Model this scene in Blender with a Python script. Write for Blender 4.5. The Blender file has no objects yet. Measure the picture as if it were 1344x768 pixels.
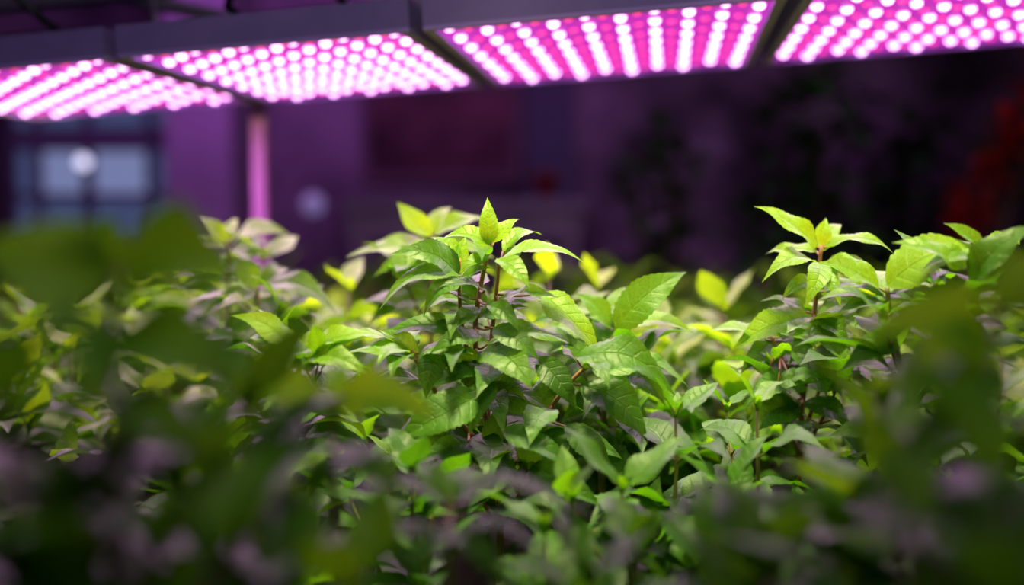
import bpy, math, random
from mathutils import Vector, Matrix
R = math.radians
col = bpy.context.scene.collection
CAMZ, FPX = 1.25, 1307.0
PITCH = math.atan(95/FPX)
SOIL = CAMZ - 0.43

def raydir(px, py):
    dx, dy = (px-672)/FPX, (384-py)/FPX
    cp, sp = math.cos(PITCH), math.sin(PITCH)
    return Vector((dx, cp+dy*sp, -sp+dy*cp))
def P(px, py, Y):
    d = raydir(px, py)
    return Vector((0, 0, CAMZ)) + d*(Y/d.y)

# ------------------------------------------------------------------ materials
def mat(name, color, rough=.6, metal=0, emit=None, es=0, noise=0, nscale=8, spec=.4):
    m = bpy.data.materials.new(name); m.use_nodes = True
    nt = m.node_tree; b = nt.nodes['Principled BSDF']
    b.inputs['Base Color'].default_value = (*color, 1)
    b.inputs['Roughness'].default_value = rough
    b.inputs['Metallic'].default_value = metal
    b.inputs['Specular IOR Level'].default_value = spec
    if emit:
        b.inputs['Emission Color'].default_value = (*emit, 1); b.inputs['Emission Strength'].default_value = es
    if noise:
        tc = nt.nodes.new('ShaderNodeTexCoord'); n = nt.nodes.new('ShaderNodeTexNoise')
        n.inputs['Scale'].default_value = nscale; n.inputs['Detail'].default_value = 5
        r = nt.nodes.new('ShaderNodeValToRGB')
        r.color_ramp.elements[0].position = .36; r.color_ramp.elements[1].position = .64
        r.color_ramp.elements[0].color = (*[c*(1-noise) for c in color], 1)
        r.color_ramp.elements[1].color = (*[min(1, c*(1+noise)) for c in color], 1)
        nt.links.new(tc.outputs['Object'], n.inputs['Vector']); nt.links.new(n.outputs['Fac'], r.inputs['Fac'])
        nt.links.new(r.outputs['Color'], b.inputs['Base Color'])
    return m

def leaf_material(name, ramp, trans=.48, rough=.42, spec=.54):
    m = bpy.data.materials.new(name); m.use_nodes = True
    nt = m.node_tree; N = nt.nodes; Lk = nt.links
    b = N['Principled BSDF']; out = N['Material Output']
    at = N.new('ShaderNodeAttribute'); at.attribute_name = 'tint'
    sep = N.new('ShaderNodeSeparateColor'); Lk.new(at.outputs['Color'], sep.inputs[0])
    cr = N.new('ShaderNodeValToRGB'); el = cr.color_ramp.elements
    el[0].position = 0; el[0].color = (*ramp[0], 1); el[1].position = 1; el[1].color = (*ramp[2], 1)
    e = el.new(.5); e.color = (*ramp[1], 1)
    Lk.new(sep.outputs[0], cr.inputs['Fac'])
    uv = N.new('ShaderNodeUVMap'); sx = N.new('ShaderNodeSeparateXYZ'); Lk.new(uv.outputs['UV'], sx.inputs[0])
    def M(op, a, bb=None, clamp=False):
        n = N.new('ShaderNodeMath'); n.operation = op; n.use_clamp = clamp
        for i, v in enumerate((a, bb)):
            if v is None: continue
            if isinstance(v, (int, float)): n.inputs[i].default_value = v
            else: Lk.new(v, n.inputs[i])
        return n.outputs[0]
    ns = N.new('ShaderNodeTexNoise'); ns.inputs['Scale'].default_value = 90; ns.inputs['Detail'].default_value = 3
    au = M('ABSOLUTE', M('SUBTRACT', M('MULTIPLY', sx.outputs[0], 2.), 1.))
    ph = M('SUBTRACT', M('MULTIPLY', sx.outputs[1], 7.), M('MULTIPLY', au, .9))
    ph = M('ADD', ph, M('MULTIPLY', ns.outputs['Fac'], .35))
    c = M('COSINE', M('MULTIPLY', ph, 2*math.pi))
    lat = M('POWER', M('MAXIMUM', c, 0.), 12.)
    lat = M('MULTIPLY', lat, M('SUBTRACT', 1., M('MULTIPLY', au, .8)))
    mid = M('SUBTRACT', 1., M('MULTIPLY', au, 16.), True)
    vein = M('MAXIMUM', lat, mid, True)
    mx = N.new('ShaderNodeMix'); mx.data_type = 'RGBA'; mx.blend_type = 'MIX'
    Lk.new(M('MULTIPLY', vein, .08), mx.inputs['Factor']); Lk.new(cr.outputs['Color'], mx.inputs[6])
    mx.inputs[7].default_value = (min(1, ramp[2][0]*1.1), min(1, ramp[2][1]*1.1), ramp[2][2], 1)
    br = N.new('ShaderNodeMix'); br.data_type = 'RGBA'; br.blend_type = 'MULTIPLY'; br.inputs['Factor'].default_value = 1
    Lk.new(mx.outputs[2], br.inputs[6])
    vv = N.new('ShaderNodeCombineColor'); s = M('ADD', .65, M('MULTIPLY', ns.outputs['Fac'], .7))
    for i in range(3): Lk.new(s, vv.inputs[i])
    Lk.new(vv.outputs[0], br.inputs[7])
    Lk.new(br.outputs[2], b.inputs['Base Color'])
    b.inputs['Roughness'].default_value = rough; b.inputs['Specular IOR Level'].default_value = spec
    bp = N.new('ShaderNodeBump'); bp.inputs['Strength'].default_value = .5; bp.inputs['Distance'].default_value = .0013
    Lk.new(M('SUBTRACT', M('MULTIPLY', ns.outputs['Fac'], .8), vein), bp.inputs['Height'])
    Lk.new(bp.outputs['Normal'], b.inputs['Normal'])
    tr = N.new('ShaderNodeBsdfTranslucent'); g = N.new('ShaderNodeMix'); g.data_type = 'RGBA'; g.blend_type = 'MULTIPLY'
    g.inputs['Factor'].default_value = 1; Lk.new(br.outputs[2], g.inputs[6]); g.inputs[7].default_value = (1.4, 1.5, .3, 1)
    Lk.new(g.outputs[2], tr.inputs['Color'])
    ms = N.new('ShaderNodeMixShader'); ms.inputs[0].default_value = trans
    Lk.new(b.outputs[0], ms.inputs[1]); Lk.new(tr.outputs[0], ms.inputs[2]); Lk.new(ms.outputs[0], out.inputs['Surface'])
    return m

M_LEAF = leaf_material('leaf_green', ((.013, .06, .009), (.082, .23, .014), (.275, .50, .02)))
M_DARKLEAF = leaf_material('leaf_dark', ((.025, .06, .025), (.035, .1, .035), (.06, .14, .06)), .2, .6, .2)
M_REDLEAF = leaf_material('leaf_red', ((.2, .008, .01), (.36, .01, .014), (.46, .018, .02)), .3, .6, .2)
M_STEM = mat('stem', (.20, .17, .05), .5, noise=.3, nscale=40)
M_STEMRED = mat('stem_red', (.36, .18, .07), .5, noise=.3, nscale=40)
M_BARK = mat('bark', (.05, .035, .03), .8, noise=.4, nscale=20)
M_SOIL = mat('soil', (.018, .012, .008), .95, noise=.6, nscale=60)
M_BED = mat('bed_panel', (.06, .06, .07), .5, noise=.2)
M_HOUSE = mat('housing', (.22, .14, .44), .55, noise=.08, nscale=15)
M_RIM = mat('rim', (.42, .25, .8), .5)
M_STEEL = mat('steel', (.22, .17, .28), .4, .3)
M_POST = mat('post_paint', (.17, .045, .18), .6)
M_CABLE = mat('cable', (.01, .01, .014), .5)
M_BOARD = mat('led_board', (.15, .02, .15), .5, emit=(.54, .022, .46), es=1.0)  # emission stands in for LED light spilling over the board
M_LED = mat('led_white', (1, .8, 1), .3, emit=(1, .45, .98), es=5.4)
M_LEDP = mat('led_pink', (1, .2, .5), .3, emit=(1, .04, .25), es=1.6)
M_WALL = mat('wall_paint', (.28, .19, .3), .9, noise=.85, nscale=1.2)
M_CEIL = mat('ceiling_paint', (.06, .06, .09), .9, noise=.2, nscale=3)
M_FLOOR = mat('floor_concrete', (.12, .11, .12), .6, noise=.3, nscale=4)
M_FRAME = mat('window_frame', (.34, .28, .46), .6)
M_PANE = mat('window_pane', (.05, .08, .12), .2, emit=(.22, .3, .7), es=.2)  # bluish light from outside put into the pane as emission
M_PANEB = mat('window_pane_bright', (.05, .08, .12), .2, emit=(.4, .47, .9), es=.42)  # stronger emission imitating outside light in the brighter panes
M_COLUMN = mat('column_paint', (.5, .36, .56), .8, noise=.1, nscale=3)
M_REDP = mat('red_panel', (.22, .08, .13), .8, noise=.9, nscale=1.7)
M_PFRAME = mat('panel_frame', (.23, .12, .19), .7)
M_DOOR = mat('door_paint', (.13, .1, .22), .5)
M_BENCH = mat('bench_top', (.27, .17, .36), .5, noise=.2)
M_POT = mat('pot', (.06, .05, .05), .6)
M_REDPOT = mat('pot_red', (.3, .04, .03), .6)
M_GLOBE = mat('globe', (.9, .9, .9), .3, emit=(.75, .75, 1), es=1.6)
M_GLOBED = mat('globe_dim', (.5, .4, .6), .3, emit=(.5, .4, 1), es=.25)

# ------------------------------------------------------------------ mesh helpers
class MB:
    def __init__(s): s.v, s.f = [], []
    def box(s, a, b):
        n = len(s.v)
        for z in (a[2], b[2]):
            for x, y in ((a[0], a[1]), (b[0], a[1]), (b[0], b[1]), (a[0], b[1])): s.v.append((x, y, z))
        s.f += [tuple(n+i for i in q) for q in ((3,2,1,0),(4,5,6,7),(0,1,5,4),(1,2,6,5),(2,3,7,6),(3,0,4,7))]
        return s
    def tube(s, pts, rad, sides=6):
        pts = [Vector(p) for p in pts]; n0 = len(s.v); k = len(pts)
        if isinstance(rad, (int, float)): rad = [rad]*k
        for i, p in enumerate(pts):
            d = (pts[min(i+1, k-1)]-pts[max(i-1, 0)])
            d = d.normalized() if d.length > 1e-9 else Vector((0, 0, 1))
            a = d.cross(Vector((1, 0, 0)) if abs(d.x) < .8 else Vector((0, 1, 0))).normalized(); b = d.cross(a)
            for j in range(sides):
                t = 2*math.pi*j/sides
                s.v.append(tuple(p+(a*math.cos(t)+b*math.sin(t))*rad[i]))
        for i in range(k-1):
            for j in range(sides):
                s.f.append((n0+i*sides+j, n0+i*sides+(j+1) % sides, n0+(i+1)*sides+(j+1) % sides, n0+(i+1)*sides+j))
        s.f.append(tuple(n0+j for j in reversed(range(sides)))); s.f.append(tuple(n0+(k-1)*sides+j for j in range(sides)))
        return s
    def lathe(s, prof, c=(0, 0, 0), sides=24, close=True):
        n0 = len(s.v); k = len(prof)
        for r, z in prof:
            for j in range(sides):
                t = 2*math.pi*j/sides; s.v.append((c[0]+r*math.cos(t), c[1]+r*math.sin(t), c[2]+z))
        for i in range(k-1):
            for j in range(sides):
                s.f.append((n0+i*sides+j, n0+i*sides+(j+1) % sides, n0+(i+1)*sides+(j+1) % sides, n0+(i+1)*sides+j))
        if close:
            s.f.append(tuple(n0+j for j in reversed(range(sides)))); s.f.append(tuple(n0+(k-1)*sides+j for j in range(sides)))
        return s
    def mesh(s, name, m, smooth=False):
        me = bpy.data.meshes.new(name); me.from_pydata(s.v, [], s.f); me.materials.append(m)
        if smooth: me.polygons.foreach_set('use_smooth', [True]*len(me.polygons))
        me.update(); return me
    def build(s, name, m, parent=None, smooth=False, loc=None, bevel=0):
        o = bpy.data.objects.new(name, s.mesh(name, m, smooth)); col.objects.link(o)
        if parent: o.parent = parent
        if loc is not None: o.location = loc
        if bevel:
            b = o.modifiers.new('bevel', 'BEVEL'); b.width = bevel; b.segments = 2
        return o

class Foliage:
    def __init__(s): s.v, s.f, s.uv, s.c = [], [], [], []
    def leaf(s, b, t, hint, wr, age, rng, nv=20, nu=8, arch=.1, fold=.28):
        b, t = Vector(b), Vector(t); d = t-b; L = d.length
        y = d/L; z = Vector(hint); z = z-y*z.dot(y)
        if z.length < 1e-4: z = y.orthogonal()
        z.normalize(); x = y.cross(z)
        n0 = len(s.v); h = nu//2; p1 = rng.random()*6.28; p2 = rng.random()*6.28
        tw = rng.uniform(-.5, .5); side = rng.uniform(-.1, .1); wav = rng.uniform(.02, .06)
        dr = rng.uniform(.04, .34); qa = .008 if nv > 9 else .004
        c = (age, rng.random(), 0, 1); norm = (.375**.75)*(.625**1.25)
        for i in range(nv+1):
            q = i/nv
            pr = (q**.75)*((1-q)**1.25)/norm
            hw = L*wr*.5*pr + L*.006*(1-q)
            if i % 2 and nv > 9: hw *= 1.1
            a = tw*(q-.3)
            for j in range(-h, h+1):
                u = j/h; xx = u*hw
                zz = fold*abs(xx) - .35*fold*xx*xx/(L*wr*.5)
                zz += -qa*L*pr*math.cos(2*math.pi*(7*q-.9*abs(u)))*abs(u)*(1.1-abs(u)*.8)
                zz += wav*L*math.sin(2*math.pi*1.6*q+(p1 if u > 0 else p2))*u*u*pr
                xr = xx*math.cos(a)-zz*math.sin(a); zr = xx*math.sin(a)+zz*math.cos(a)
                zr += arch*L*4*q*(1-q) - dr*L*q**3.5
                xr += side*L*math.sin(math.pi*q)
                s.v.append(tuple(b+y*(q*L)+x*xr+z*zr)); s.uv.append((.5+u*.5, q)); s.c.append(c)
        w = nu+1
        for i in range(nv):
            for j in range(nu):
                a0 = n0+i*w+j; s.f.append((a0, a0+1, a0+w+1, a0+w))
    def build(s, name, m, parent):
        me = bpy.data.meshes.new(name); me.from_pydata(s.v, [], s.f); me.materials.append(m)
        uvl = me.uv_layers.new(name='UVMap'); fl = []
        for lp in me.loops: fl += s.uv[lp.vertex_index]
        uvl.data.foreach_set('uv', fl)
        ca = me.color_attributes.new('tint', 'FLOAT_COLOR', 'POINT'); fc = []
        for c in s.c: fc += c
        ca.data.foreach_set('color', fc)
        me.polygons.foreach_set('use_smooth', [True]*len(me.polygons)); me.update()
        o = bpy.data.objects.new(name, me); col.objects.link(o); o.parent = parent
        return o

def empty(name, loc=(0, 0, 0), rz=0):
    o = bpy.data.objects.new(name, None); col.objects.link(o); o.location = loc; o.rotation_euler = (0, 0, rz)
    o.empty_display_size = .05
    return o
def tag(o, label, cat, group=None, kind=None):
    if label: o['label'] = label
    if cat: o['category'] = cat
    if group: o['group'] = group
    if kind: o['kind'] = kind
    return o
def struct(o): o['kind'] = 'structure'; return o
def dup(root):
    r = root.copy(); col.objects.link(r)
    for ch in list(root.children):
        c = ch.copy(); col.objects.link(c); c.parent = r
    return r

# ------------------------------------------------------------------ plants
def shoot(st, fo, yo, p0, d0, length, leafL, res, rng, az0, top_age, n=None, rad=.0026, wr=.46, bare=.25, low_age=.3, gap=.036):
    n = n or max(3, int(length/gap))
    p = Vector(p0); d = Vector(d0).normalized(); pts = [p.copy()]; step = length/n
    for i in range(n):
        d = (d+Vector((rng.uniform(-.08, .08), rng.uniform(-.08, .08), .14))).normalized()
        p = p+d*step*(1.25-.55*i/n); pts.append(p.copy())
    st.tube(pts, [rad*(1-.6*i/n) for i in range(n+1)], 6)
    for i in range(n+1):
        k = n-i
        if i/n < bare: continue
        sc = (.62, .9, 1, 1.05, 1, .95)[min(k, 5)]*rng.uniform(.8, 1.15)
        el = (46, 24, 8, -4, -14, -20)[min(k, 5)]
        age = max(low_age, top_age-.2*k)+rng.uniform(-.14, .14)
        az = az0+i*math.pi/2+rng.uniform(-.35, .35)
        for s_ in (0, math.pi):
            if k > 3 and rng.random() < .12: continue
            a = az+s_+rng.uniform(-.2, .2); e = R(el+rng.uniform(-16, 16))
            dl = Vector((math.cos(a)*math.cos(e), math.sin(a)*math.cos(e), math.sin(e)))
            pet = dl*(.006+.008*min(k, 3)/3)+Vector((0, 0, .004))
            b = pts[i]+pet
            st.tube([pts[i], b], [.0012, .0009], 4)
            L = leafL*sc
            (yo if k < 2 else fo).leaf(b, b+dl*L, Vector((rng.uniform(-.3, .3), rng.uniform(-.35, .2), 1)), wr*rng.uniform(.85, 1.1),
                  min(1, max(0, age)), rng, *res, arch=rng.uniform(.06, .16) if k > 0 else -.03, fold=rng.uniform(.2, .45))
    for s_ in (0, 1.57, 3.14):
        a = az0+s_+rng.random(); dl = Vector((.45*math.cos(a), .45*math.sin(a), 1)).normalized()
        yo.leaf(pts[-1], pts[-1]+dl*leafL*rng.uniform(.2, .3), Vector((-math.cos(a), -math.sin(a), .4)), wr*.8, min(1, top_age+.1), rng, *res, arch=.05, fold=.5)
    return pts

def plant(name, base, H, leafL, res, seed, lean=(0, 0), branches=4, top_age=.95, wr=.46, spread=.6, low_age=.2, stem_m=None, gap=.036):
    rng = random.Random(seed)
    root = empty(name, base); st, fo, yo = MB(), Foliage(), Foliage()
    d = Vector((lean[0], lean[1], 1))
    Hs = max(.08, H-leafL*.38)
    pts = shoot(st, fo, yo, (0, 0, 0), d, Hs/d.length*.98, leafL, res, rng, rng.random()*3, top_age, rad=.0032, wr=wr, low_age=low_age, gap=gap)
    a0 = rng.random()*6.28
    for i in range(branches):
        a = a0+i*2.4; f = rng.uniform(.25, .6); k = int(f*(len(pts)-1))
        bl = (H-pts[k].z)*rng.uniform(.5, .95)
        shoot(st, fo, yo, pts[k], (math.cos(a)*spread, math.sin(a)*spread, .8), max(.07, bl-leafL*.3), leafL*.9, res, rng, a, top_age*.9, rad=.0022, wr=wr, bare=.2, low_age=low_age, gap=gap)
    st.build('stem', stem_m or M_STEM, root, True)
    fo.build('foliage', M_LEAF, root)
    yo.build('young_leaves', M_LEAF, root)
    return root

HI, MID, LO = (20, 8), (12, 6), (8, 4)

def hero(name, stems, leaves, seed, stem_m, extra=None, wrd=.46, fill=0, grow=1.14, fillL=.07, fillage=(.15, .5), rad=1., thin=.92, fillw=.46):
    rng = random.Random(seed)
    b0 = P(*stems[0][0]); base = Vector((b0.x, b0.y, SOIL)); root = empty(name, base)
    st, fo, yo = MB(), Foliage(), Foliage()
    allp = []
    for si, s in enumerate(stems):
        pts = [P(*q) for q in s]
        if si == 0: pts = [base.copy()]+pts
        out = []
        for i in range(len(pts)-1):
            q0, q1, q2, q3 = pts[max(i-1, 0)], pts[i], pts[i+1], pts[min(i+2, len(pts)-1)]
            for t in range(5):
                t /= 5
                out.append(.5*((2*q1)+(q2-q0)*t+(2*q0-5*q1+4*q2-q3)*t*t+(3*q1-q0-3*q2+q3)*t**3))
        out.append(pts[-1]); allp += out
        n = len(out)
        r0 = (.0038 if si == 0 else .0029)*rad
        st.tube([p-base for p in out], [r0*(1-.5*i/n) for i in range(n)], 7)
        k0 = 5 if si == 0 else 2
        for c_, i in enumerate(range(k0, n-1, 1)):
            if not fill: break
            az = c_*1.57+rng.uniform(-.4, .4); top = 1-(n-1-i)/n
            for s_ in (0, math.pi):
                if rng.random() > fill: continue
                e = rng.uniform(-.4, .25)+.3*top; a = az+s_+rng.uniform(-.3, .3)
                dl = Vector((math.cos(a)*math.cos(e), math.sin(a)*math.cos(e), math.sin(e)))
                b = out[i]+dl*.008; L = fillL*rng.uniform(.75, 1.15)*(1.05-.4*top)
                st.tube([out[i]-base, b-base], [.0012, .001], 4)
                fo.leaf(b-base, b-base+dl*L, (rng.uniform(-.25, .25), rng.uniform(-.8, -.1), 1), fillw, min(.85, max(.05, rng.uniform(*fillage)+.35*top*top)), rng, 22, 8, arch=rng.uniform(.06, .14), fold=rng.uniform(.2, .35))
    for (bx, by, tx, ty, Y, dY, wr, face, age) in leaves:
        tx, ty = bx+(tx-bx)*grow, by+(ty-by)*grow if ty > by else by+(ty-by)*(1+(grow-1)*.2)
        b = P(bx, by, Y); t = P(tx, ty, Y+dY)
        nb = min(allp, key=lambda q: (q-b).length)
        if (nb-b).length > .002: st.tube([nb-base, (nb+b)/2-base+Vector((0, 0, -.002)), b-base], [.0014, .0012, .001], 5)
        hint = Vector((rng.uniform(-.15, .15), -face, 1))
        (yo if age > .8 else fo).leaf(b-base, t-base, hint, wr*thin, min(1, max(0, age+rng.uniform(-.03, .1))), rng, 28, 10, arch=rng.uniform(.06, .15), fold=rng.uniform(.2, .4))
    if extra:
        for (px, py, Y, a, dx, dz, ln, lL, ta) in extra:
            q = P(px, py, Y)-base
            shoot(st, fo, yo, q, (dx, a, dz), ln, lL, HI, rng, rng.random()*3, ta, rad=.0022, bare=.0, wr=wrd)
    st.build('stem', stem_m, root, True); fo.build('foliage', M_LEAF, root)
    if yo.v: yo.build('young_leaves', M_LEAF, root)
    return root

Y0 = .92
hL = [
 (642,322,640,260,Y0,.00,.44,1.3,.9), (652,346,750,331,Y0,-.02,.42,.35,.95), (646,326,588,303,Y0,.0,.5,.8,.85),
 (603,366,538,322,Y0,-.03,.6,1.1,.5), (603,362,509,378,Y0-.01,-.02,.4,.5,.6), (636,382,588,366,Y0-.02,-.03,.5,.5,.35),
 (612,436,514,420,Y0,-.02,.4,.6,.45), (655,395,722,384,Y0,-.02,.36,.5,.7), (660,330,705,305,Y0+.02,.03,.42,.5,.85),
 (640,335,606,352,Y0-.02,-.02,.5,.7,.8), (652,340,690,372,Y0-.02,-.03,.5,.9,.8), (604,340,570,310,Y0+.01,.02,.5,.8,.75), (648,318,676,284,Y0+.01,.01,.5,1.2,.9),
 (606,370,640,350,Y0-.01,-.02,.5,.9,.5), (604,372,560,400,Y0-.02,-.02,.5,.9,.4), (640,400,676,428,Y0-.03,-.02,.5,1.1,.4), (628,405,590,430,Y0-.03,-.02,.5,1.1,.3),
 (548,470,458,462,Y0-.02,-.02,.38,.5,.7), (632,462,688,500,Y0-.03,-.05,.62,1.3,.6), (640,452,748,436,Y0-.01,-.01,.36,.5,.6),
 (588,452,562,515,Y0-.03,-.02,.55,2.0,.25), (628,520,530,565,Y0-.05,-.03,.55,1.2,.45), (756,470,872,492,Y0-.04,-.03,.46,.9,.42),
 (762,505,842,572,Y0-.03,-.02,.5,1.4,.25), (712,385,784,450,Y0+.02,-.03,.48,.8,.9), (706,470,752,528,Y0-.02,-.02,.5,1.6,.25),
 (660,565,748,602,Y0-.06,-.02,.42,.7,.4), (640,585,658,530,Y0-.02,.0,.6,2.,.2), (615,580,548,600,Y0-.05,-.02,.45,1.,.4),
 (700,548,735,490,Y0+.0,.02,.5,1.5,.3), (640,505,700,540,Y0-.01,-.02,.5,1.4,.35), (566,505,510,515,Y0-.0,.0,.45,.9,.35),
 (625,400,560,395,Y0+.03,.03,.45,.6,.6), (640,420,700,415,Y0+.03,.03,.45,.6,.5), (592,560,560,610,Y0-.04,-.02,.5,1.5,.3),
 (790,490,900,494,Y0+.01,.01,.36,.5,.6), (742,560,800,610,Y0-.03,-.02,.5,1.2,.3), (776,480,828,520,Y0+.03,.0,.5,1.2,.35),
 (668,620,620,660,Y0-.06,-.03,.5,1.3,.35), (700,610,780,655,Y0-.06,-.03,.45,1.2,.35), (610,470,640,530,Y0-.01,-.02,.5,1.8,.25),
 (548,468,505,430,Y0-.02,.01,.5,.9,.7), (775,478,742,440,Y0-.02,.01,.5,1.,.5), (602,362,610,310,Y0+.01,.01,.5,1.4,.8),
 (630,440,575,450,Y0-.03,-.03,.5,1.,.4), (648,430,700,462,Y0-.03,-.03,.5,1.,.4), (625,480,575,500,Y0-.03,-.03,.5,1.1,.35), (648,500,620,560,Y0-.04,-.03,.5,1.4,.35),
]
h1 = hero('leafy_plant', [[(655,640,Y0),(640,560,Y0),(628,500,Y0),(624,430,Y0),(632,370,Y0),(643,322,Y0)],
  [(640,560,Y0),(642,480,Y0+.01),(650,400,Y0+.01),(655,345,Y0)], [(650,600,Y0),(590,540,Y0-.01),(548,475,Y0-.02),(540,460,Y0-.02)],
  [(655,640,Y0),(705,560,Y0-.02),(750,500,Y0-.03),(775,478,Y0-.03)], [(628,500,Y0),(608,440,Y0),(602,365,Y0)]],
  hL, 11, M_STEMRED, extra=[(650,690,Y0-.02,-.5,-.3,.8,.06,.075,.5),(660,690,Y0-.02,-.5,.5,.8,.06,.075,.5),(660,660,Y0+.03,.4,.1,.8,.14,.075,.7)], fill=.27, fillage=(.2, .5), fillL=.082, thin=.84, fillw=.4)
tag(h1, 'tallest sharp bright green leafy plant with reddish stems at the centre of the bed', 'plant')

Y1 = 1.0
h2 = hero('leafy_plant', [[(790,600,Y1),(795,520,Y1),(800,460,Y1),(812,428,Y1)], [(800,500,Y1),(770,440,Y1+.02),(762,410,Y1+.02)]],
 [(808,432,888,354,Y1-.02,.0,.43,1.5,.5), (800,430,762,384,Y1,.01,.46,1.2,.6), (818,432,900,432,Y1,-.02,.36,.5,.85), (806,425,830,372,Y1+.02,.03,.5,1.2,.7),
  (800,470,740,480,Y1,.0,.5,.9,.4), (805,475,870,520,Y1,-.02,.5,1.,.35), (770,440,725,420,Y1,.0,.45,.7,.7), (796,520,850,560,Y1,-.02,.5,1.2,.3), (798,520,745,545,Y1,-.02,.5,1.2,.25)],
 12, M_STEM, extra=[(795,560,Y1,-.3,.4,.8,.08,.08,.6),(795,560,Y1,.3,-.4,.8,.08,.08,.6)], fill=.32, fillL=.08)
tag(h2, 'leafy plant with one large pale upright leaf, just right of the tallest central plant', 'plant')

Y2 = .98
h3 = hero('leafy_plant', [[(1050,640,Y2),(1052,540,Y2),(1062,460,Y2),(1070,400,Y2),(1078,322,Y2)], [(1055,520,Y2),(1025,470,Y2-.01),(1012,440,Y2)], [(1056,500,Y2),(1085,450,Y2+.02),(1098,415,Y2+.02)]],
 [(1072,324,1006,262,Y2,-.01,.38,.8,.95), (1086,324,1168,314,Y2,-.02,.36,.5,.9), (1080,322,1086,286,Y2+.01,.0,.6,1.5,.9), (1072,330,1008,330,Y2+.01,.02,.42,.6,.9),
  (1070,345,1010,352,Y2-.01,-.03,.42,.6,.85), (1084,345,1148,352,Y2-.01,-.03,.42,.6,.85), (1078,330,1104,290,Y2+.02,.02,.45,.8,.9), (1076,345,1060,390,Y2-.03,-.04,.4,.9,.8),
  (1080,350,1104,386,Y2-.03,-.04,.4,.9,.75), (1074,370,1030,388,Y2,-.02,.42,.8,.75), (1074,372,1122,374,Y2+.02,.03,.42,.7,.75),
  (1066,415,968,442,Y2,-.02,.44,.7,.75), (1072,415,1150,400,Y2,.0,.4,.6,.7), (1060,468,1135,475,Y2-.01,-.03,.45,.8,.6), (1056,470,985,470,Y2+.01,.02,.45,.7,.6),
  (1068,420,1020,400,Y2+.02,.02,.45,.7,.7), (1068,425,1040,465,Y2-.02,-.03,.5,1.1,.6), (1064,440,1110,440,Y2-.01,-.02,.45,.8,.6),
  (1098,416,1150,440,Y2,-.02,.45,.8,.7), (1098,414,1118,380,Y2+.02,.02,.5,1.,.8), (1098,414,1062,400,Y2+.02,.02,.5,1.,.7),
  (1040,495,1070,490,Y2-.06,-.02,.6,1.4,.5), (1022,500,1070,495,Y2-.05,-.02,.6,1.3,.55), (1014,445,975,480,Y2,-.02,.5,1.,.5), (1070,420,1120,450,Y2-.02,-.02,.45,.8,.6),
  (1054,530,1120,560,Y2-.02,-.03,.5,1.,.5), (1050,535,985,565,Y2-.02,-.03,.5,1.2,.45), (1058,500,1125,510,Y2-.03,-.03,.5,1.,.5), (1056,505,990,520,Y2-.03,-.03,.5,1.,.5)],
 13, M_STEMRED, grow=1.06, extra=[(1050,600,Y2,-.4,.4,.8,.1,.08,.6),(1050,600,Y2,-.2,-.5,.8,.1,.075,.6),(1058,560,Y2,.2,.4,.8,.1,.075,.7)], fill=.36, fillL=.07, fillage=(.28, .58), fillw=.42)
tag(h3, 'tall thin-stemmed plant with a star of young yellow-green leaves, rising right of centre', 'plant')

Y3 = .86
h4 = hero('leafy_plant', [[(1200,640,Y3),(1190,520,Y3),(1170,430,Y3),(1164,378,Y3)], [(1190,520,Y3),(1235,430,Y3-.02),(1270,380,Y3-.03),(1290,330,Y3-.03)]],
 [(1164,376,1276,314,Y3,-.02,.54,.9,.85), (1275,378,1352,290,Y3-.04,-.02,.4,.6,.4), (1168,400,1110,400,Y3,.0,.45,.7,.5), (1290,332,1250,290,Y3,.0,.5,.8,.7), (1270,390,1210,420,Y3-.02,-.02,.5,1.,.5),
  (1178,450,1120,470,Y3-.01,-.02,.5,1.,.4), (1240,430,1300,450,Y3-.02,-.03,.5,1.,.4), (1290,335,1335,310,Y3+.02,.02,.45,.6,.8)],
 14, M_STEM, extra=[(1195,540,Y3,-.4,-.4,.8,.09,.08,.5),(1195,540,Y3,-.3,.4,.8,.1,.08,.5),(1225,470,Y3,.3,.2,.8,.08,.07,.6)], fill=.36, fillage=(.28, .58), fillL=.08)
tag(h4, 'plant with one broad glossy upward-facing leaf, right of the tall thin-stemmed plant', 'plant')

Y4 = .87
h5 = hero('leafy_plant', [[(385,640,Y4),(390,560,Y4),(392,500,Y4),(394,462,Y4)]],
 [(388,466,318,408,Y4,-.01,.42,.7,.95), (398,466,482,430,Y4,-.01,.4,.6,.95), (394,462,376,428,Y4+.01,.01,.5,1.,.95), (396,468,410,430,Y4+.02,.02,.5,.8,.9), (392,478,340,470,Y4,-.03,.45,.7,.8), (398,478,462,470,Y4-.01,-.04,.45,.7,.8),
  (392,520,330,535,Y4,-.02,.5,1.,.5), (394,520,450,540,Y4,-.02,.5,1.,.5)],
 15, M_STEM, extra=[(390,560,Y4,-.3,.4,.8,.06,.07,.6),(390,560,Y4,.3,-.4,.8,.07,.07,.6)], fill=.3)
tag(h5, 'small yellow-green shoot with spread pointed leaves, left of the tallest central plant', 'plant')

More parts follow.
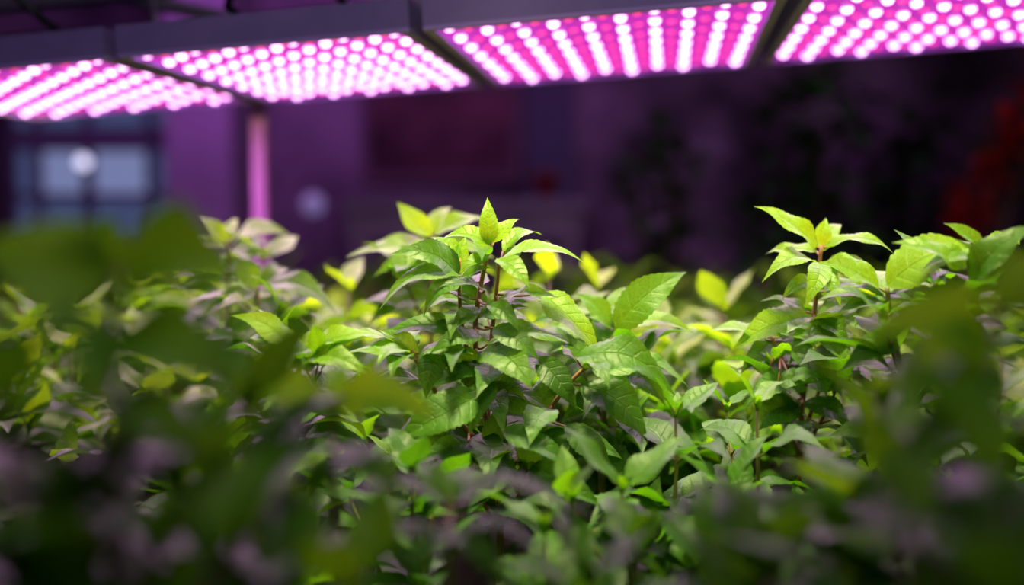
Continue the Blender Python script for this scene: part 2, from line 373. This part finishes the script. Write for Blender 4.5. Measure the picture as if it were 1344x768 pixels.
# blurred plants rising behind
Ya = 1.13
b1 = hero('leafy_plant', [[(565,560,Ya),(566,460,Ya),(564,380,Ya),(568,308,Ya)]],
 [(566,310,528,264,Ya,.0,.5,.9,.95), (572,308,634,280,Ya,.0,.45,.7,.9), (562,320,466,328,Ya,-.02,.42,.6,.85), (572,322,640,330,Ya,-.02,.42,.7,.85), (570,306,590,268,Ya+.02,.02,.5,1.,.95),
  (564,345,500,352,Ya-.02,-.03,.45,.8,.75), (568,345,620,370,Ya-.02,-.03,.45,.8,.75), (564,390,490,405,Ya,-.02,.5,.8,.65)],
 75, M_STEM, extra=[(566,440,Ya,-.3,-.4,.8,.08,.085,.75),(566,440,Ya,.3,.4,.8,.08,.085,.75)], fill=.32, fillL=.09, fillage=(.35, .65))
tag(b1, 'slightly blurred yellow-green plant rising directly behind the tallest central plant', 'plant')
Yb = 1.25
b2 = hero('leafy_plant', [[(300,560,Yb),(302,460,Yb),(300,390,Yb),(298,320,Yb)]],
 [(296,320,266,284,Yb,.0,.5,1.,.75), (302,320,366,300,Yb,-.02,.45,.7,.7), (294,326,228,322,Yb,-.02,.45,.7,.7), (304,328,350,335,Yb-.02,-.03,.45,.8,.65), (300,316,308,284,Yb+.01,.02,.5,1.,.75),
  (300,360,352,352,Yb,-.02,.5,.8,.6), (298,362,240,372,Yb,-.02,.5,.8,.55)],
 76, M_STEM, extra=[(302,440,Yb,-.3,.5,.8,.1,.09,.6),(302,440,Yb,.3,-.4,.8,.08,.09,.6)], fill=.34, fillL=.095, fillage=(.3, .55))
tag(b2, 'blurred pale yellow-green plant standing out above the canopy on the left', 'plant')
Yc = 1.12
b3 = hero('leafy_plant', [[(342,600,Yc),(344,480,Yc),(340,420,Yc),(338,378,Yc)]],
 [(336,378,308,338,Yc,.0,.6,1.2,.55), (342,380,428,392,Yc,-.02,.42,.7,.55), (334,386,268,402,Yc,-.02,.5,.8,.55), (340,376,372,345,Yc+.02,.02,.5,1.,.6), (340,420,410,440,Yc-.02,-.02,.5,.8,.5), (338,420,280,440,Yc-.02,-.02,.5,.8,.5)],
 77, M_STEM, extra=[(342,500,Yc,-.3,.5,.8,.08,.085,.6)], fill=.34, fillL=.09, fillage=(.3, .55))
tag(b3, 'blurred pale-leaved plant in front of the standing-out yellow-green plant on the left', 'plant')

# foreground plants with their large near leaves
Y5 = .46
f1 = hero('leafy_plant', [[(150,760,Y5),(152,600,Y5),(150,470,Y5),(152,355,Y5)]],
 [(145,368,-40,318,Y5,-.02,.75,1.5,.6), (158,368,310,352,Y5,-.03,.72,1.5,.6), (150,356,135,272,Y5+.01,.02,.5,1.4,.6), (154,358,196,300,Y5+.02,.03,.45,1.,.6),
  (148,435,20,450,Y5-.02,-.03,.6,1.2,.5), (156,440,280,480,Y5-.02,-.03,.6,1.2,.5), (150,510,50,570,Y5-.03,-.03,.5,.7,.4), (154,520,260,580,Y5-.03,-.02,.5,.5,.4), (150,430,120,530,Y5-.04,-.03,.55,1.2,.5),
  (152,600,50,640,Y5-.03,-.03,.5,.1,.25), (154,610,250,660,Y5-.02,-.03,.5,.1,.25)],
 71, M_STEM, grow=1., rad=.9, thin=1.)
tag(f1, 'large blurred dark foreground plant with broad leaves reaching highest at the left edge', 'plant')
Y6 = .52
f2 = hero('leafy_plant', [[(1310,760,Y6),(1306,620,Y6),(1300,500,Y6),(1312,400,Y6)]],
 [(1308,405,1410,320,Y6,.0,.55,1.,.6), (1316,400,1345,340,Y6+.02,.02,.5,.8,.6), (1300,440,1150,410,Y6-.03,-.02,.5,1.1,.85), (1306,410,1235,380,Y6,.0,.5,.9,.8), (1302,450,1200,475,Y6-.04,-.02,.5,1.,.7),
  (1304,455,1410,450,Y6-.03,-.02,.55,.6,.5), (1300,490,1170,510,Y6-.03,-.03,.5,.3,.5), (1300,540,1180,595,Y6-.03,-.03,.5,.1,.35), (1304,550,1400,580,Y6-.03,-.03,.5,.1,.35), (1304,620,1200,670,Y6-.03,-.03,.5,.1,.25), (1300,480,1262,560,Y6-.05,-.03,.5,1.,.5)],
 72, M_STEM, grow=1., rad=.9, thin=1.)
tag(f2, 'large blurred foreground plant with broad leaves at the right edge', 'plant')
Y7 = .6
f3 = hero('leafy_plant', [[(590,800,Y7),(592,730,Y7),(590,690,Y7),(592,655,Y7)]],
 [(585,664,460,635,Y7,-.02,.45,.1,.3), (598,660,730,628,Y7,-.02,.45,.15,.35), (588,658,555,605,Y7+.02,.03,.45,.3,.35), (594,655,635,608,Y7+.03,.03,.45,.2,.35), (586,700,465,715,Y7-.02,-.03,.45,.0,.2), (596,700,655,760,Y7-.03,-.03,.45,.2,.25), (588,695,535,745,Y7-.04,-.03,.45,.2,.25), (600,700,720,715,Y7-.02,-.02,.45,.0,.2)],
 73, M_STEM, grow=1.05, rad=.9)
tag(f3, 'blurred foreground plant with mauve-lit leaves at the bottom centre', 'plant')
Y8 = .6
f4 = hero('leafy_plant', [[(440,790,Y8),(440,680,Y8),(436,590,Y8),(438,525,Y8)]],
 [(442,520,562,535,Y8,-.03,.5,1.3,1.), (434,530,325,500,Y8,.0,.5,1.,.8), (438,522,440,470,Y8+.03,.03,.45,.8,.8), (436,590,335,600,Y8-.02,-.03,.5,.1,.35), (442,590,530,640,Y8-.02,-.03,.5,.2,.35), (438,600,400,670,Y8-.04,-.03,.5,.3,.3)],
 74, M_STEM, grow=1.05, rad=.9)
tag(f4, 'blurred foreground plant with a yellow-green leaf below the small shoot', 'plant')

placed = []
for (px, Y) in ((650, Y0), (800, Y1), (1060, Y2), (1195, Y3), (390, Y4), (565, Ya), (300, Yb), (342, Yc)):
    q = P(px, 500, Y); placed.append((q.x, q.y))
heroes = placed[:3]

LIST = [ # px, py, Y, label, leafL, res, branches, top_age, seed
 (730,328,1.2,'blurred plant with yellow leaf tips behind the right shoulder of the tallest central plant',.09,MID,4,.85,22),
 (440,345,1.25,'blurred bright plant between the left standout plant and the tallest central plant',.1,MID,4,.8,25),
 (940,372,1.25,'blurred bright plant halfway between the large pale upright leaf and the tall thin-stemmed plant',.1,MID,4,.8,51),
 (880,400,1.12,'softly blurred bright plant just behind the large pale upright leaf',.095,MID,4,.8,52),
 (995,500,.86,'low small-leaved plant at the foot of the tall thin-stemmed plant',.066,HI,3,.65,26),
 (950,610,.80,'low dark-leaved plant below the small-leaved plant, right of centre',.095,HI,3,.45,27),
 (850,590,.78,'low sharp plant below the tallest central plant on its right side',.095,HI,3,.55,28),
 (730,660,.70,'low plant with yellowish leaf near the bottom centre of the bed',.09,HI,3,.6,29),
 (550,570,.80,'low sharp plant at the left foot of the tallest central plant',.09,HI,3,.45,30),
 (860,670,.66,'low dark plant near the bottom edge, right of centre',.095,HI,3,.35,31),
 (960,690,.63,'low slightly blurred plant near the bottom edge below the tall thin-stemmed plant',.095,MID,3,.35,32),
 (760,725,.58,'blurred foreground plant with mauve-lit narrow leaves at the bottom edge',.095,MID,3,.3,34),
 (10,430,.39,'very blurred dark plant in the left foreground corner',.1,MID,2,.45,37),
 (215,450,.52,'blurred dark plant just behind the broad-leaved plant at the left edge',.11,MID,3,.55,36),
 (320,510,.5,'blurred dark green foreground plant with broad leaves left of centre',.11,MID,3,.6,39),
 (120,560,.42,'very blurred dark plant low in front of the broad-leaved plant at the left edge',.1,MID,2,.4,38),
 (270,630,.42,'very blurred dark plant near the bottom edge, left of centre',.1,MID,2,.35,41),
 (420,690,.47,'very blurred dark plant with mauve leaves near the bottom, left of centre',.1,MID,2,.3,42),
 (1215,450,.58,'blurred green foreground plant below the broad glossy leaf on the right',.105,MID,3,.65,44),
 (1335,520,.42,'very blurred dark plant with mauve glints in the right foreground corner',.1,MID,2,.4,45),
 (1130,560,.58,'blurred foreground plant with a mauve leaf, right of the low small-leaved plant',.1,MID,3,.55,46),
 (1210,610,.45,'very blurred dark plant near the bottom edge on the right',.1,MID,2,.4,47),
 (1070,690,.52,'blurred plant near the bottom edge below the tall thin-stemmed plant on its right',.1,MID,3,.4,48),
]
for (px, py, Y, lab, lL, res, nb, ta, sd) in LIST:
    tip = P(px, py, Y); rr = random.Random(sd)
    near = Y < .6
    root = plant('leafy_plant', (tip.x, tip.y, SOIL), tip.z-SOIL, lL, res, sd, (rr.uniform(-.03, .03), rr.uniform(-.03, .03)), nb, ta, wr=.48, spread=.45 if near else .6, gap=.056 if near else .05, low_age=.15 if near else .2)
    tag(root, lab, 'plant'); placed.append((tip.x, tip.y))

# the rest of the bed: copies of a few model plants
VH = .33
midv = [None]*6; farv = [None]*5
def get(store, i, res, seed, lL, ta):
    if store[i] is None:
        o = plant('leafy_plant', (0, 0, SOIL), VH, lL, res, seed, (0, 0), 4, ta, low_age=.2, gap=.056, wr=.48); store[i] = o; return o
    return dup(store[i])
rng = random.Random(5)
Y = .6; row = 0; cnt = 0
while Y < 2.45:
    sp = .14 if Y < 1.3 else .17
    hw = .52*Y+.14; x = -hw+(sp/2 if row % 2 else 0)
    while x < hw:
        xx, yy = x+rng.uniform(-.035, .035), Y+rng.uniform(-.035, .035)
        dm = .08 if yy < .75 else .07
        if all((xx-a)**2+(yy-b)**2 > dm*dm for a, b in placed) and all((xx-a)**2+(yy-b)**2 > .1**2 for a, b in heroes):
            if yy < .75: top = -.2
            elif yy < 1.0: top = -.17
            elif yy < 1.3: top = -.125
            else: top = -.1
            top += rng.uniform(-.06, .035) if yy < 1.3 else rng.uniform(-.07, .045)
            H = top+CAMZ-SOIL
            px = 672+FPX*xx/yy
            if yy < 1.3:
                i = rng.randrange(6); o = get(midv, i, MID, 100+i, .102+.004*i, .55+.065*i)
                if px < 540: lab, g = 'low green leafy plant packed in the bed left of the tallest central plant', 'low plants left of centre'
                elif px < 880: lab, g = 'low green leafy plant packed close around the tallest central plant', 'low plants around the centre'
                else: lab, g = 'low green leafy plant packed in the bed right of the tallest central plant', 'low plants right of centre'
            else:
                i = rng.randrange(5); o = get(farv, i, LO, 200+i, .115, .56+.065*i)
                lab, g = 'soft blurred green plant in the far canopy beyond the sharp plants', 'far canopy plants'
            s = H/VH
            o.location = (xx, yy, SOIL); o.rotation_euler = (0, 0, rng.random()*6.28); o.scale = (s, s, s)
            tag(o, lab, 'plant', g); cnt += 1
        x += sp
    Y += sp*.9; row += 1
print('fill plants', cnt)

# growing bed
bed = empty('growing_bed', (0, 1.3, 0))
MB().box((-1.7, -1.15, SOIL-.14), (1.7, 1.3, SOIL)).build('soil', M_SOIL, bed)
w = MB()
w.box((-1.74, -1.19, SOIL-.18), (1.74, -1.15, SOIL+.02)); w.box((-1.74, 1.3, SOIL-.18), (1.74, 1.34, SOIL+.02))
w.box((-1.74, -1.15, SOIL-.18), (-1.7, 1.3, SOIL+.02)); w.box((1.7, -1.15, SOIL-.18), (1.74, 1.3, SOIL+.02)); w.box((-1.7, -1.15, SOIL-.18), (1.7, 1.3, SOIL-.14))
w.build('tray', M_BED, bed)
for sx in (-1.7, 1.64):
    for sy in (-1.15, 1.24): MB().box((sx, sy, 0), (sx+.06, sy+.06, SOIL-.18)).build('leg', M_BED, bed)
tag(bed, 'long dark growing bed of soil holding all the dense green plants', 'planter')

# ------------------------------------------------------------------ grow light panels
AZ, TAU = R(8.8), R(3.3)
U = Vector((math.cos(AZ)*math.cos(TAU), -math.sin(AZ)*math.cos(TAU), math.sin(TAU)))
V = Vector((math.sin(AZ), math.cos(AZ), 0)); Nn = U.cross(V)
Q0 = P(555, 35, 1.15)
def onplane(px, py):
    o = Vector((0, 0, CAMZ)); d = raydir(px, py); t = (Q0-o).dot(Nn)/d.dot(Nn); q = o+d*t-Q0
    return q.dot(U), q.dot(V)
def uvp(u, v, z=0): return Q0+U*u+V*v+Nn*z
D0 = sum(onplane(*q)[1] for q in ((655,108),(985,90),(630,112),(345,130)))/4
u3 = onplane(1030, 0)[0]; u2a = onplane(165, 75)[0]; u2b = -.016
u4 = u3+.018; u1 = u2a-.016
spec = [(u1-.40, u1, 11, 7, .92, 'far left glowing pink grow light panel, first in the hanging row'),
        (u2a, u2b, 11, 8, .97, 'pink grow light panel between the far left one and the one above the tallest plant'),
        (0, u3, 10, 7, 1., 'large pink grow light panel hanging above the tallest central plant'),
        (u4, u4+u3, 10, 7, 1., 'right end pink grow light panel of the hanging row')]
def light(name, kind, loc, energy, color, target=None, **k):
    l = bpy.data.lights.new(name, kind); l.energy = energy; l.color = color
    for a, b in k.items(): setattr(l, a, b)
    o = bpy.data.objects.new(name, l); col.objects.link(o); o.location = loc
    if target is not None: o.rotation_euler = (Vector(target)-Vector(loc)).to_track_quat('-Z', 'Y').to_euler()
    return o
led = MB().lathe([(.0066, 0), (.0063, -.003), (.0045, -.0051), (.002, -.0061)], (0, 0, 0), 10).mesh('led', M_LED, True)
for (a, b, nx, ny, ds, lab) in spec:
    Wd = b-a; D = D0*ds
    root = empty('grow_light'); root.matrix_world = Matrix.Translation(Q0+U*a) @ Matrix((U, V, Nn)).transposed().to_4x4()
    tag(root, lab, 'grow light', 'grow light panels')
    T = .034
    h = MB(); h.box((0, 0, T-.004), (Wd, D, T)); h.box((0, 0, 0), (Wd, .004, T-.004)); h.box((0, D-.004, 0), (Wd, D, T-.004)); h.box((0, .004, 0), (.004, D-.004, T-.004)); h.box((Wd-.004, .004, 0), (Wd, D-.004, T-.004))
    h.build('housing', M_HOUSE, root)
    r = MB(); e = .012
    r.box((0, 0, -.004), (Wd, e, 0)); r.box((0, D-e, -.004), (Wd, D, 0)); r.box((0, e, -.004), (e, D-e, 0)); r.box((Wd-e, e, -.004), (Wd, D-e, 0))
    r.build('rim', M_RIM, root)
    MB().box((.004, .004, .003), (Wd-.004, D-.004, .006)).build('led_board', M_BOARD, root)
    mx, my = .025, .025
    dx, dy = (Wd-2*mx)/(nx-1), (D-2*my)/(ny-.5)
    for i in range(nx):
        for j in range(ny):
            o = bpy.data.objects.new('led', led); col.objects.link(o); o.parent = root; o.location = (mx+i*dx, my+(j+.5*(i % 2))*dy, .003)
    s = MB()
    for i in range(nx-1):
        for j in range(ny): s.lathe([(.005, 0), (.0045, -.002), (.002, -.0035)], (mx+(i+.5)*dx, my+(j+.25)*dy, .003), 8)
    so = s.build('small_led', M_LEDP, root, True); so['kind'] = 'stuff'
    MB().box((Wd*.3, D*.3, T), (Wd*.7, D*.7, T+.035)).build('driver_box', M_CABLE, root, bevel=.003)
    pts = [(Wd*.3+Wd*.4*t/12, D*.3-.06-.03*math.sin(math.pi*t/12), T+.03+.06*math.sin(math.pi*t/12)) for t in range(13)]
    MB().tube([(Wd*.3, D*.3, T+.02)]+pts+[(Wd*.7, D*.3, T+.02)], .005, 8).build('cable', M_CABLE, root, True)
    for i in (.12, .88):
        MB().tube([(Wd*i, D*.5, T), (Wd*i, D*.5, T+.09)], .004, 8).build('hanger', M_STEEL, root, True)
    c = uvp(a+Wd/2, D/2, -.012)
    light('panel_glow', 'AREA', c, 6.2, (.9, .4, .96), c-Nn, shape='RECTANGLE', size=Wd*.9, size_y=D*.9)
D = D0
rack = empty('light_rack', (0, 0, 0))
A, B = uvp(u1-.45, D*.5, .034+.105), uvp(u4+u3+.5, D*.5, .034+.105)
MB().tube([A, B], .016, 8).build('rail', M_STEEL, rack)
for pp in (P(339, 140, 1.78), uvp(u4+u3+.42, D+.05)):
    x, y = pp.x, pp.y; zt = uvp((Vector((x, y, 0))-Q0).dot(U), 0, .17).z
    MB().box((x-.012, y-.012, SOIL), (x+.012, y+.012, zt)).build('post', M_POST, rack, bevel=.003)
    t = (Vector((x, y, 0))-A).dot((B-A).normalized()); c = A+(B-A).normalized()*t
    MB().tube([(x, y, zt-.015), c], .012, 8).build('bracket', M_STEEL, rack)
tag(rack, 'steel rack with a slim pink-lit post and rail carrying the grow lights', 'rack')

# ------------------------------------------------------------------ room
X0, X1, YA, YB, ZC = -3.3, 3.3, -1.5, 4.6, 2.9
def slab(name, a, b, m): return struct(MB().box(a, b).build(name, m))
slab('floor', (X0, YA, -.1), (X1, YB, 0), M_FLOOR)
slab('ceiling', (X0, YA, ZC), (X1, YB, ZC+.1), M_CEIL)
slab('wall_left', (X0-.1, YA, 0), (X0, YB, ZC), M_WALL)
slab('wall_right', (X1, YA, 0), (X1+.1, YB, ZC), M_WALL)
def bx(px, Y=YB): return P(px, 300, Y).x
def bz(py, Y=YB): return P(672, py, Y).z
wx0, wx1, wz0, wz1 = bx(14), bx(222), bz(325), bz(125)
m = MB(); m.box((X0, YB, 0), (wx0, YB+.12, ZC)); m.box((wx1, YB, 0), (X1, YB+.12, ZC)); m.box((wx0, YB, 0), (wx1, YB+.12, wz0)); m.box((wx0, YB, wz1), (wx1, YB+.12, ZC))
struct(m.build('wall_back', M_WALL))
win = struct(empty('window_1', ((wx0+wx1)/2, YB+.06, wz0)))
fx = [wx0, bx(48), bx(115), bx(196), wx1]
fr = MB(); ft = .02; zt = bz(182)
ox, oy, oz = win.location
for x in fx: fr.box((x-ft-ox, -.04, 0), (x+ft-ox, .04, wz1-wz0))
for z in (wz0, zt, wz1):
    t2 = .055 if z == zt else ft
    fr.box((wx0-ox, -.05, z-t2-wz0), (wx1-ox, .05, z+t2-wz0))
zm = bz(258); fr.box((wx0-ox, -.045, zm-.018-wz0), (wx1-ox, .045, zm+.018-wz0))
fr.build('window_frame', M_FRAME, win)
for i in range(len(fx)-1):
    for (za, zb_, up) in ((wz0+ft, zm-.018, 0), (zm+.018, zt-.055, 1), (zt+.055, wz1-ft, 2)):
        MB().box((fx[i]+ft-ox, -.005, za-wz0), (fx[i+1]-ft-ox, .005, zb_-wz0)).build('pane', M_PANEB if (i in (1, 2) and up == 1) else M_PANE, win)

c = MB().box((bx(234, 4.3), 4.15, 0), (bx(318, 4.3), 4.6, ZC)).build('column', M_COLUMN, bevel=.01)
tag(c, 'broad purple-lit column between the bluish window and the slim rack post', 'column')

o = empty('wall_panel', (bx(580), YB, bz(240)))
zz = bz(240); MB().box((bx(478)-o.location.x, -.03, 0), (bx(682)-o.location.x, 0, bz(110)-zz)).build('board', M_REDP, o)
f = MB(); xa, xb = bx(478)-o.location.x, bx(682)-o.location.x; zh = bz(110)-zz
f.box((xa, -.045, 0), (xb, -.03, .04)); f.box((xa, -.045, zh-.04), (xb, -.03, zh)); f.box((xa, -.045, .04), (xa+.04, -.03, zh-.04)); f.box((xb-.04, -.045, .04), (xb, -.03, zh-.04))
f.build('frame', M_PFRAME, o)
tag(o, 'dark red framed panel on the back wall above the pale bench', 'panel')
d = struct(empty('door_1', (bx(722), YB, 0)))
MB().box((bx(692)-bx(722), -.05, 0), (bx(752)-bx(722), 0, 2.1)).build('door_leaf', M_DOOR, d)
MB().tube([(-.07, -.05, 1.05), (-.07, -.1, 1.05), (.03, -.1, 1.05)], .01, 8).build('door_handle', M_STEEL, d)

by = 3.7
be = empty('work_bench', (bx(615, by), by, 0)); zb = bz(262, by)
hw = (bx(765, by)-bx(465, by))/2
MB().box((-hw, -.3, zb-.05), (hw, .3, zb)).build('top', M_BENCH, be, bevel=.006)
MB().box((-hw+.02, -.28, zb-.14), (hw-.02, -.26, zb-.05)).build('apron', M_BENCH, be)
for sx in (-hw+.03, hw-.09):
    for sy in (-.26, .2): MB().box((sx, sy, 0), (sx+.06, sy+.06, zb-.05)).build('leg', M_BENCH, be)
tag(be, 'pale mauve bench below the dark red panel at the back', 'bench')
def pot(root, r, h, m, z=0):
    MB().lathe([(r*.7, z), (r, z+h*.85), (r*1.08, z+h*.85), (r*1.08, z+h), (r*.92, z+h), (r*.9, z+h*.9)], (0, 0, 0), 20).build('pot', m, root, True)
def shrub(name, x, y, z0, h, crown_r, crown_c, n, lL, m, seed, label, cat='shrub', group=None, potm=M_POT, pr=.16, ph=.3, wr=.45, lean=0):
    rg = random.Random(seed); root = empty(name, (x, y, z0)); pot(root, pr, ph, potm)
    st, fo = MB(), Foliage(); s0 = Vector((0, 0, ph*.9)); tips = []
    for k in range(7):
        a = k*2.4; rr = crown_r*rg.uniform(.3, .9); f = (k/6*1.6-.6) if lean else rg.uniform(-.6, 1)
        e = Vector((lean*(.5+.7*f)+math.cos(a)*rr, math.sin(a)*rr, crown_c+f*(h-crown_c)))
        mid = s0.lerp(e, .5)+Vector((-.2*rr*math.cos(a)-lean*.2, 0, .05)); st.tube([s0, mid, e], [.014, .01, .004], 6); tips.append((mid, e))
    for k in range(n):
        mid, e = tips[k % 7]; p = mid.lerp(e, rg.uniform(.75 if lean else .1, 1.05))
        a, el = rg.random()*6.28, rg.uniform(-.7, .9); dd = Vector((math.cos(a)*math.cos(el), math.sin(a)*math.cos(el), math.sin(el)))
        q = p+dd*rg.uniform(.0, crown_r*.45); L = lL*rg.uniform(.7, 1.2)
        fo.leaf(q, q+dd*L, (rg.uniform(-.4, .4), rg.uniform(-.4, .4), 1), wr, rg.random(), rg, 8, 4, arch=.1)
        if (q-p).length > .02: st.tube([p, q], [.003, .002], 4)
    st.build('stem', M_BARK, root, True); fo.build('foliage', m, root)
    return tag(root, label, cat, group)
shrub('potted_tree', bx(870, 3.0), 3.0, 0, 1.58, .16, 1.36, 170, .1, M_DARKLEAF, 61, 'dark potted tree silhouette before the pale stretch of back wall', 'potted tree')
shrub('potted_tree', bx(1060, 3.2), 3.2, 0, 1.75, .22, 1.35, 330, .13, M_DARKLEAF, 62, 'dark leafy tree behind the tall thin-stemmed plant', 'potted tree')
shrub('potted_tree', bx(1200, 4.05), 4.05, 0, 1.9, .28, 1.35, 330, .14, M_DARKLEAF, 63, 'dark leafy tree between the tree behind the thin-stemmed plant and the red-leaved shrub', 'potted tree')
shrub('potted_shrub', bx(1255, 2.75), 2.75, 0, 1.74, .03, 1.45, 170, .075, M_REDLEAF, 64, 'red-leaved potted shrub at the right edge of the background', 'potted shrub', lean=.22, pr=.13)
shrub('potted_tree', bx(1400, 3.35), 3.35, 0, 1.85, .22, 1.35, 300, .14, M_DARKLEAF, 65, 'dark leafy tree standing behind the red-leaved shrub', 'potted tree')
po = empty('plant_pot', (bx(716, by), by, zb)); pot(po, .05, .1, M_REDPOT)
MB().lathe([(.045, .0), (.045, .002)], (0, 0, .085), 16).build('soil', M_SOIL, po)
tag(po, 'small red pot on the right end of the pale bench', 'pot')

def globe(px, py, Y, r, m, label):
    p = P(px, py, Y); root = empty('globe_lamp', (p.x, p.y, 0))
    MB().lathe([(.12, 0), (.12, .02), (.008, .03), (.005, p.z-r), (.012, p.z-r), (.012, p.z-r+.015)], (0, 0, 0), 16).build('stand', M_FRAME, root, True)
    MB().lathe([(max(.002, r*math.sin(t*math.pi/12)), p.z-r*math.cos(t*math.pi/12)) for t in range(13)], (0, 0, 0), 20).build('globe', m, root, True)
    tag(root, label, 'lamp')
globe(109, 213, 4.0, .026, M_GLOBE, 'bright round lamp in front of the bluish window panes')
globe(411, 268, 3.6, .04, M_GLOBED, 'dim mauve globe lamp left of the pale bench')

for (ya, z, lab) in ((2.6, 2.62, 'dark ceiling pipe nearest the grow lights'), (3.5, 2.7, 'dark ceiling pipe nearest the back wall')):
    pr = empty('ceiling_pipe', (0, ya, z)); MB().tube([(X0, 0, 0), (X1, 0, 0)], .06, 14).build('pipe', M_STEEL, pr, True)
    for x in (-2.2, -.7, .8, 2.3): MB().tube([(x, 0, .06), (x, 0, ZC-z)], .008, 6).build('hanger', M_CABLE, pr)
    tag(pr, lab, 'pipe')

# ------------------------------------------------------------------ lights
light('warm_spot', 'SPOT', (-.04, .88, CAMZ+.85), 112, (1, .93, .46), (-.04, .93, CAMZ-.3), spot_size=R(38), spot_blend=.9, shadow_soft_size=.09)  # added warm light over the centre plants, with no lamp body
light('warm_spot', 'SPOT', (.34, .86, CAMZ+.85), 98, (1, .93, .46), (.34, .92, CAMZ-.3), spot_size=R(38), spot_blend=.9, shadow_soft_size=.09)  # second added warm light, for the plants right of centre
light('warm_low', 'SPOT', (-.05, .3, CAMZ+.5), 4.5, (1, .95, .5), (.08, .93, CAMZ-.14), spot_size=R(40), spot_blend=.9, shadow_soft_size=.1)  # added low warm fill from the camera side for the tallest plant
light('warm_far', 'AREA', (.0, 1.5, CAMZ+.17), 5.6, (1, 1, .3), (0, 1.55, 0), shape='RECTANGLE', size=1.8, size_y=.6)  # added warm fill below the panels for the plants behind
light('front_dim', 'AREA', (0, .15, CAMZ+.9), 3.2, (.92, 1, .55), (0, .5, CAMZ-.2), size=.5)  # added dim fill above the camera for the foreground leaves
light('housing_wash', 'SPOT', (.1, -.3, CAMZ+.9), 13, (.62, .45, 1), (-.1, 1.2, CAMZ+.27), spot_size=R(44), spot_blend=.4, shadow_soft_size=.1)  # added purple fill that tints the panel housing fronts
light('purple_back', 'AREA', (.4, 3.4, 2.75), 7, (.62, .13, .75), (.4, 4.4, 1.3), size=1.2)  # purple light added near the ceiling to colour the back wall
light('mauve_wash', 'SPOT', (.75, 3.6, 2.6), 24, (.75, .42, .9), (.8, 4.6, 1.55), spot_size=R(32), spot_blend=1., shadow_soft_size=.2)  # light added to brighten the pale stretch of back wall
light('pink_column_fill', 'POINT', (-1.15, 3.5, 2.0), 8, (.68, .18, .95), shadow_soft_size=.2)  # added light without a fixture, turns the column purple
light('red_fill', 'POINT', (1.35, 2.3, 1.75), 1.5, (1, .3, .35), shadow_soft_size=.15)  # added reddish light to lift the red-leaved shrub
light('tree_fill', 'POINT', (.85, 2.4, 2.2), 4.5, (.6, .85, .7), shadow_soft_size=.2)  # added greenish light so the dark trees show

w = bpy.data.worlds.new('World'); bpy.context.scene.world = w; w.use_nodes = True
w.node_tree.nodes['Background'].inputs[0].default_value = (.02, .012, .035, 1); w.node_tree.nodes['Background'].inputs[1].default_value = .5
bpy.context.scene.view_settings.view_transform = 'Standard'

cd = bpy.data.cameras.new('Camera'); cam = bpy.data.objects.new('Camera', cd); col.objects.link(cam)
cam.location = (0, 0, CAMZ); cam.rotation_euler = (math.pi/2-PITCH, 0, 0)
cd.sensor_width = 36; cd.lens = FPX*36/1344; cd.clip_start = .01
cd.dof.use_dof = True; cd.dof.focus_distance = .92; cd.dof.aperture_fstop = 1.3
bpy.context.scene.camera = cam
